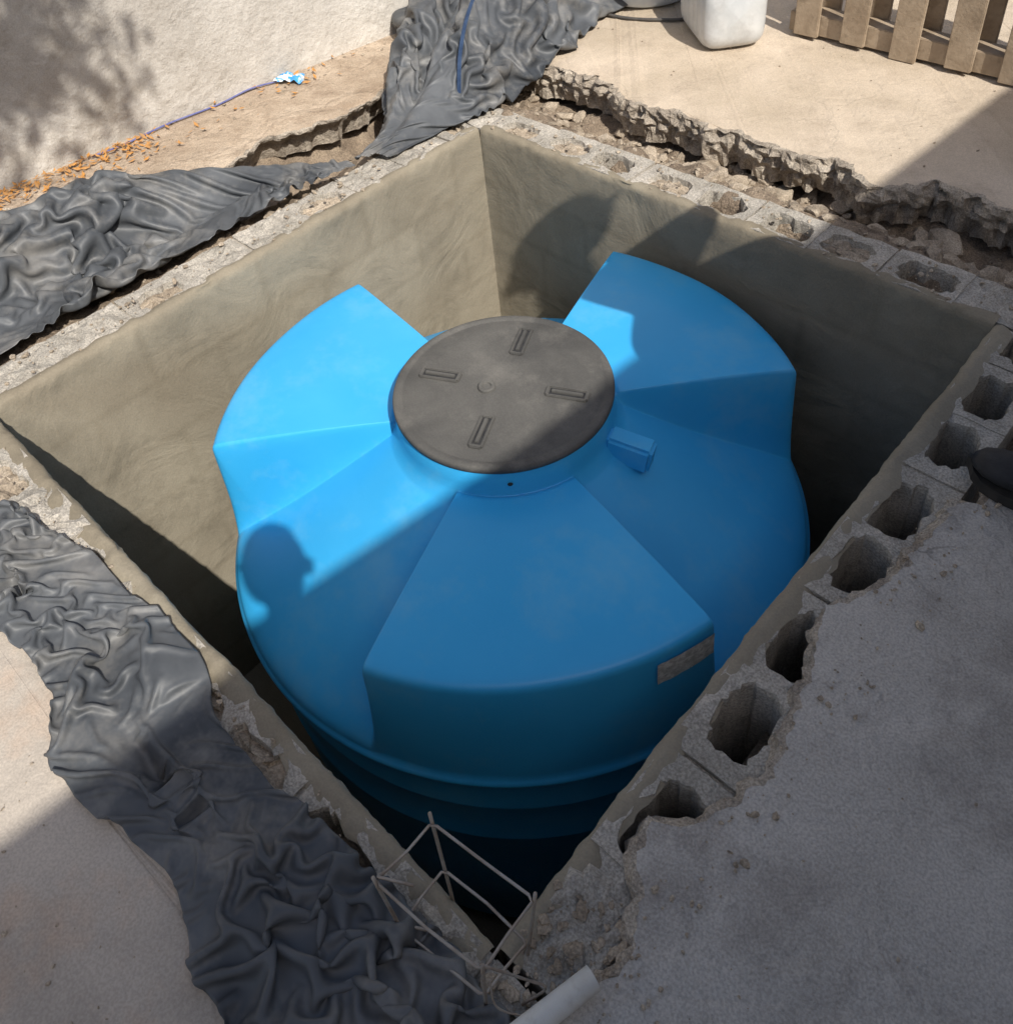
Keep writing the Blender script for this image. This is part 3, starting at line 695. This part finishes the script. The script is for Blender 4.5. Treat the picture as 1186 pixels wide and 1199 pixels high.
def person(name,feet,hip,neck,head,face,arms,footang,hands_dir):
    e=empty(name)
    hip=Vector(hip);neck=Vector(neck);head=Vector(head);face=Vector(face).normalized(); side=face.cross(Vector((0,0,1))).normalized()
    J=[hip];E=[];Rr=[(.15,.12)]
    for k,ft in enumerate(feet):
        sg=-1 if k==0 else 1
        f=Vector(ft); h=hip+side*sg*.09+Vector((0,0,-.06)); kn=(h+f)/2+face*.05+Vector((0,0,.03)); an=f+Vector((0,0,.10))
        b=len(J); J+=[h,kn,an]; E+=[(0,b),(b,b+1),(b+1,b+2)]; Rr+=[(.10,.10),(.068,.068),(.052,.052)]
    skin_body('trousers',J,E,Rr,'denim',e)
    J=[hip+Vector((0,0,.02)),hip.lerp(neck,.45),hip.lerp(neck,.82),neck+Vector((0,0,-.01))];E=[(0,1),(1,2),(2,3)];Rr=[(.155,.12),(.15,.11),(.165,.115),(.06,.06)]
    for k,(el,wr) in enumerate(arms):
        sg=-1 if k==0 else 1; sh=neck+side*sg*.17+Vector((0,0,-.06)); b=len(J)
        J+=[sh,Vector(el),Vector(el).lerp(Vector(wr),.25)];E+=[(2,b),(b,b+1),(b+1,b+2)];Rr+=[.065,.05,.047]
        skin_body('forearm_%d'%(k+1),[Vector(el),Vector(el).lerp(Vector(wr),.4),Vector(wr)],[(0,1),(1,2)],[.038,.038,.026],'skin',e)
        hand(e,'hand_%d'%(k+1),wr,hands_dir[k][0],hands_dir[k][1])
    skin_body('shirt',J,E,Rr,'shirt',e)
    skin_body('neck',[neck+Vector((0,0,-.04)),head+Vector((0,0,-.07))-face*.02],[(0,1)],[.055,.053],'skin',e)
    v=[];n1,n2=24,32
    up=Vector((0,0,1))
    for i in range(n1+1):
        ph=math.pi*i/n1
        for j in range(n2):
            th=2*math.pi*j/n2; x=math.sin(ph)*math.cos(th); y=math.sin(ph)*math.sin(th); z=math.cos(ph)
            w=.078*(1-.22*max(0,-z)); d=.098
            dx=x*d; dz=z*.118; dy=y*w
            if x>.6 and abs(y)<.22 and -.28<z<.12: dx+=.022*(1-abs(y)/.22)*(1-abs(z+.12)/.2 if abs(z+.12)<.2 else 0)
            if x>.5 and abs(z-.08)<.12 and .25<abs(y)<.5: dx-=.008
            if x>.6 and abs(z+.48)<.06 and abs(y)<.3: dx+=.006
            v.append(head+face*dx+side*dy+up*dz)
    f=[(i*n2+j,(i+1)*n2+j,(i+1)*n2+(j+1)%n2,i*n2+(j+1)%n2) for i in range(n1) for j in range(n2)]
    new_obj('head',v,f,'skin',smooth=True,parent=e)
    hv=[head+(p-head)*1.09+up*.006-face*.004 for p in v]
    hf=[q for q in f if all((v[i]-head).dot(up)>(-.03 if (v[i]-head).dot(face)<.03 else .055) for i in q)]
    new_obj('hair',hv,hf,'hair',smooth=True,parent=e)
    for sg in (-1,1):
        b=MB(); c=head+side*sg*.08+up*(-.005); b.tube([c-up*.03,c-up*.012+side*sg*.008,c+up*.012+side*sg*.012,c+up*.03],[.006,.010,.012,.006],10); b.obj('ear','skin',parent=e,smooth=True)
        b=MB(); c=head+face*.083+side*sg*.032+up*.008; b.tube([c-side*.012,c,c+side*.012],[.003,.011,.003],10); b.obj('eye','pvc',parent=e,smooth=True)
    for k,ft in enumerate(feet):
        f0=Vector(ft); a=footang[k]; d=Vector((math.cos(a),math.sin(a),0)); shoe(e,'shoe_%d'%(k+1),f0-d*.09,a)
    return e
fd=Vector((-.73,.68,0))
person('person',[(2.50,-.30,.024),(2.36,-.46,.024)],(2.47,-.42,.93),(2.42,-.38,1.40),(2.335,-.315,1.60),fd,
   [((2.62,-.20,1.14),(2.60,-.18,.90)),((2.32,-.56,1.14),(2.32,-.53,.90))],[math.atan2(.68,-.73)]*2,
   [((0,0,-1),(-.68,-.73,0)),((0,0,-1),(.68,.73,0))])
fc=Vector((-1,.05,0)).normalized()
person('person',[(2.085,1.235,.024),(2.30,1.05,.024)],(2.16,1.17,.93),(2.05,1.15,1.40),(1.985,1.15,1.58),fc,
   [((2.17,1.40,1.15),(2.10,1.38,.90)),((2.15,.92,1.15),(2.12,.94,.90))],[math.radians(177),math.radians(182)],
   [((0,0,-1),(0,-1,0)),((0,0,-1),(0,1,0))])

# ------------------------------------------------------------------ house (its roof edge throws the big shade)
h=empty('house',(3.89,.35,0),(0,0,math.radians(-4.3)))
mb=MB(); 
def wallpiece(y0,y1,z0,z1): mb.box((.45,(y0+y1)/2,(z0+z1)/2),(.2,y1-y0,z1-z0))
ops=[(-4.5,-3.3,.95,2.1),(-1.6,-.65,0,2.15),(1.2,2.7,.95,2.1),(4.6,5.8,.95,2.1)]
y=-7
for a,b_,c,d in ops:
    wallpiece(y,a,-.1,3.0)
    if c>0: wallpiece(a,b_,-.1,c)
    wallpiece(a,b_,d,3.0); y=b_
wallpiece(y,7,-.1,3.0)
mb.box((4.35,0,1.45),(.2,14,3.1)); mb.box((2.4,-6.9,1.45),(3.7,.2,3.1)); mb.box((2.4,6.9,1.45),(3.7,.2,3.1)); 
mb.obj('walls','house',parent=h)
mb=MB(); mb.box((2.2,0,3.1),(4.4,14.4,.2)); mb.obj('roof_slab','slab_grey',parent=h)
for a,b_,c,d in ops:
    mb=MB()
    if c>0:
        mb.box((.47,(a+b_)/2,(c+d)/2),(.02,b_-a,d-c)); mb.obj('window_glass','glass',parent=h)
        mb=MB()
        for yy in (a+.025,(a+b_)/2,b_-.025): mb.box((.44,yy,(c+d)/2),(.05,.05,d-c))
        for zz in (c+.025,d-.025): mb.box((.438,(a+b_)/2,zz),(.05,b_-a,.05))
        mb.obj('window_frame','frame',parent=h)
    else:
        mb.box((.46,(a+b_)/2,(c+d)/2),(.05,b_-a,d-c)); 
        for zz in (.6,1.5): mb.box((.43,(a+b_)/2,zz),(.02,.6,.7),0,None,.005)
        mb.obj('door','frame',parent=h)

# ------------------------------------------------------------------ tree overhanging from the left-rear of the camera
random.seed(21)
mb=MB(); tips=[]
def shade_yz(c):
    t=(c.x+1.02)/.85; return c.y+.3*t, c.z-t
def shade_ok(c):
    # pruned so that the crown shades the perimeter wall, not the work area
    yy,zz=shade_yz(c)
    if zz<.02: return False
    return yy<1.06+.25*noise.noise(c*3)+.05*zz
def branch(p,d,L,r,lv):
    pts=[p];q=Vector(p);dd=Vector(d).normalized()
    for k in range(6):
        dd=(dd+Vector((U(-.2,.2),U(-.2,.2),U(-.1,.14)))).normalized(); q=q+dd*L/6; pts.append(q.copy())
    if lv>=1 and not shade_ok(pts[-1]) and not shade_ok(pts[3]): return
    mb.tube(pts,[r*(1-.11*k) for k in range(7)],8 if lv<2 else 5,0)
    if lv<3:
        for k in range(3 if lv<2 else 4):
            i=random.choice((3,4,5,6)); dn=(dd+Vector((U(-1,1),U(-1,1),U(-.35,.5)))*.95).normalized()
            branch(pts[i],dn,L*U(.45,.65),r*.5,lv+1)
    if lv>=2: tips.extend(pts[2:])
mb.tube(catmull([(1.0,-2.9,-.15),(1.03,-2.86,.9),(1.1,-2.8,2.1)],8),[.14,.125,.12,.115,.11,.105,.1,.09],10,0)
tp=Vector((1.1,-2.8,2.0))
for dx in ((.75,2.1,2.0),(.5,1.7,2.5),(1.1,1.6,2.3),(.9,2.3,2.6),(-.6,.5,1.2),(.4,-.8,1.3),(.1,.9,2.2)):
    branch(tp,dx,2.3,.05,0)
for _ in range(80):
    yy,zz=U(.45,1.18),U(.05,1.3); t=U(2.8,3.4)
    c=Vector((-1.02+.85*t,yy-.3*t,zz+t))
    near=min((q for q in tips),key=lambda q:(q-c).length) if tips else c
    if (near-c).length<1.2 and (near-c).length>.05:
        P=catmull([near,near.lerp(c,.5)+Vector((U(-.06,.06),U(-.06,.06),.05)),c],6); mb.tube(P,.0035,5,0); tips+= [P[3],P[4],P[5],P[5]]
NL=0
for t in tips:
    yy,zz=shade_yz(t); inview=yy>.3
    for _ in range(6 if inview else 8):
        c=t+Vector((random.gauss(0,.07),random.gauss(0,.07),random.gauss(0,.05)))
        if c.z<2.3 or not shade_ok(c): continue
        if noise.noise(c*6.5)<-.08: continue
        s=U(.020,.040); e_=Euler((U(-1,1),U(-1,1),U(0,6.3))).to_matrix()
        mb.add([c+e_@Vector(p)*s for p in ((-1.3,0,0),(-.3,-.5,.1),(.8,-.35,.1),(1.4,0,-.1),(.8,.35,.1),(-.3,.5,.1))],[(0,1,2,3,4,5)],1); NL+=1
mb.obj('tree',['bark','leaf'])

# ------------------------------------------------------------------ light, sky, camera
sdir=Vector((-.85,.30,-1)).normalized()
sun=bpy.data.lights.new('sun','SUN'); sun.energy=5.0; sun.angle=math.radians(.5); sun.color=(1,.955,.88)
so=bpy.data.objects.new('sun',sun); COL.objects.link(so); so.rotation_euler=sdir.to_track_quat('-Z','Y').to_euler(); so.location=(6,-3,8)
w=bpy.data.worlds.new('World'); scene.world=w; w.use_nodes=True
N=w.node_tree.nodes; bg=N['Background']; sk=N.new('ShaderNodeTexSky'); sk.sky_type='NISHITA'; sk.sun_disc=False
sk.dust_density=2.5; sk.ozone_density=.6
to=-sdir; sk.sun_elevation=math.asin(to.z); sk.sun_rotation=math.atan2(to.x,to.y)
w.node_tree.links.new(sk.outputs[0],bg.inputs[0]); bg.inputs[1].default_value=.15
cam=bpy.data.cameras.new('camera'); co=bpy.data.objects.new('camera',cam); COL.objects.link(co)
rx=Vector((.7267,.6815,-.0864)); dn=Vector((.4027,-.5245,-.7502)); fw=Vector((-.5566,.5103,-.6556))
Mx=Matrix((( rx.x,-dn.x,-fw.x,2.141),(rx.y,-dn.y,-fw.y,-.2143),(rx.z,-dn.z,-fw.z,1.5),(0,0,0,1)))
co.matrix_world=Mx
cam.sensor_fit='HORIZONTAL'; cam.sensor_width=36; cam.lens=36*1076/1186; cam.shift_y=-190.5/1186
cam.clip_start=.02; cam.clip_end=500
scene.camera=co
scene.view_settings.view_transform='Standard'; scene.view_settings.look='None'; scene.view_settings.exposure=0
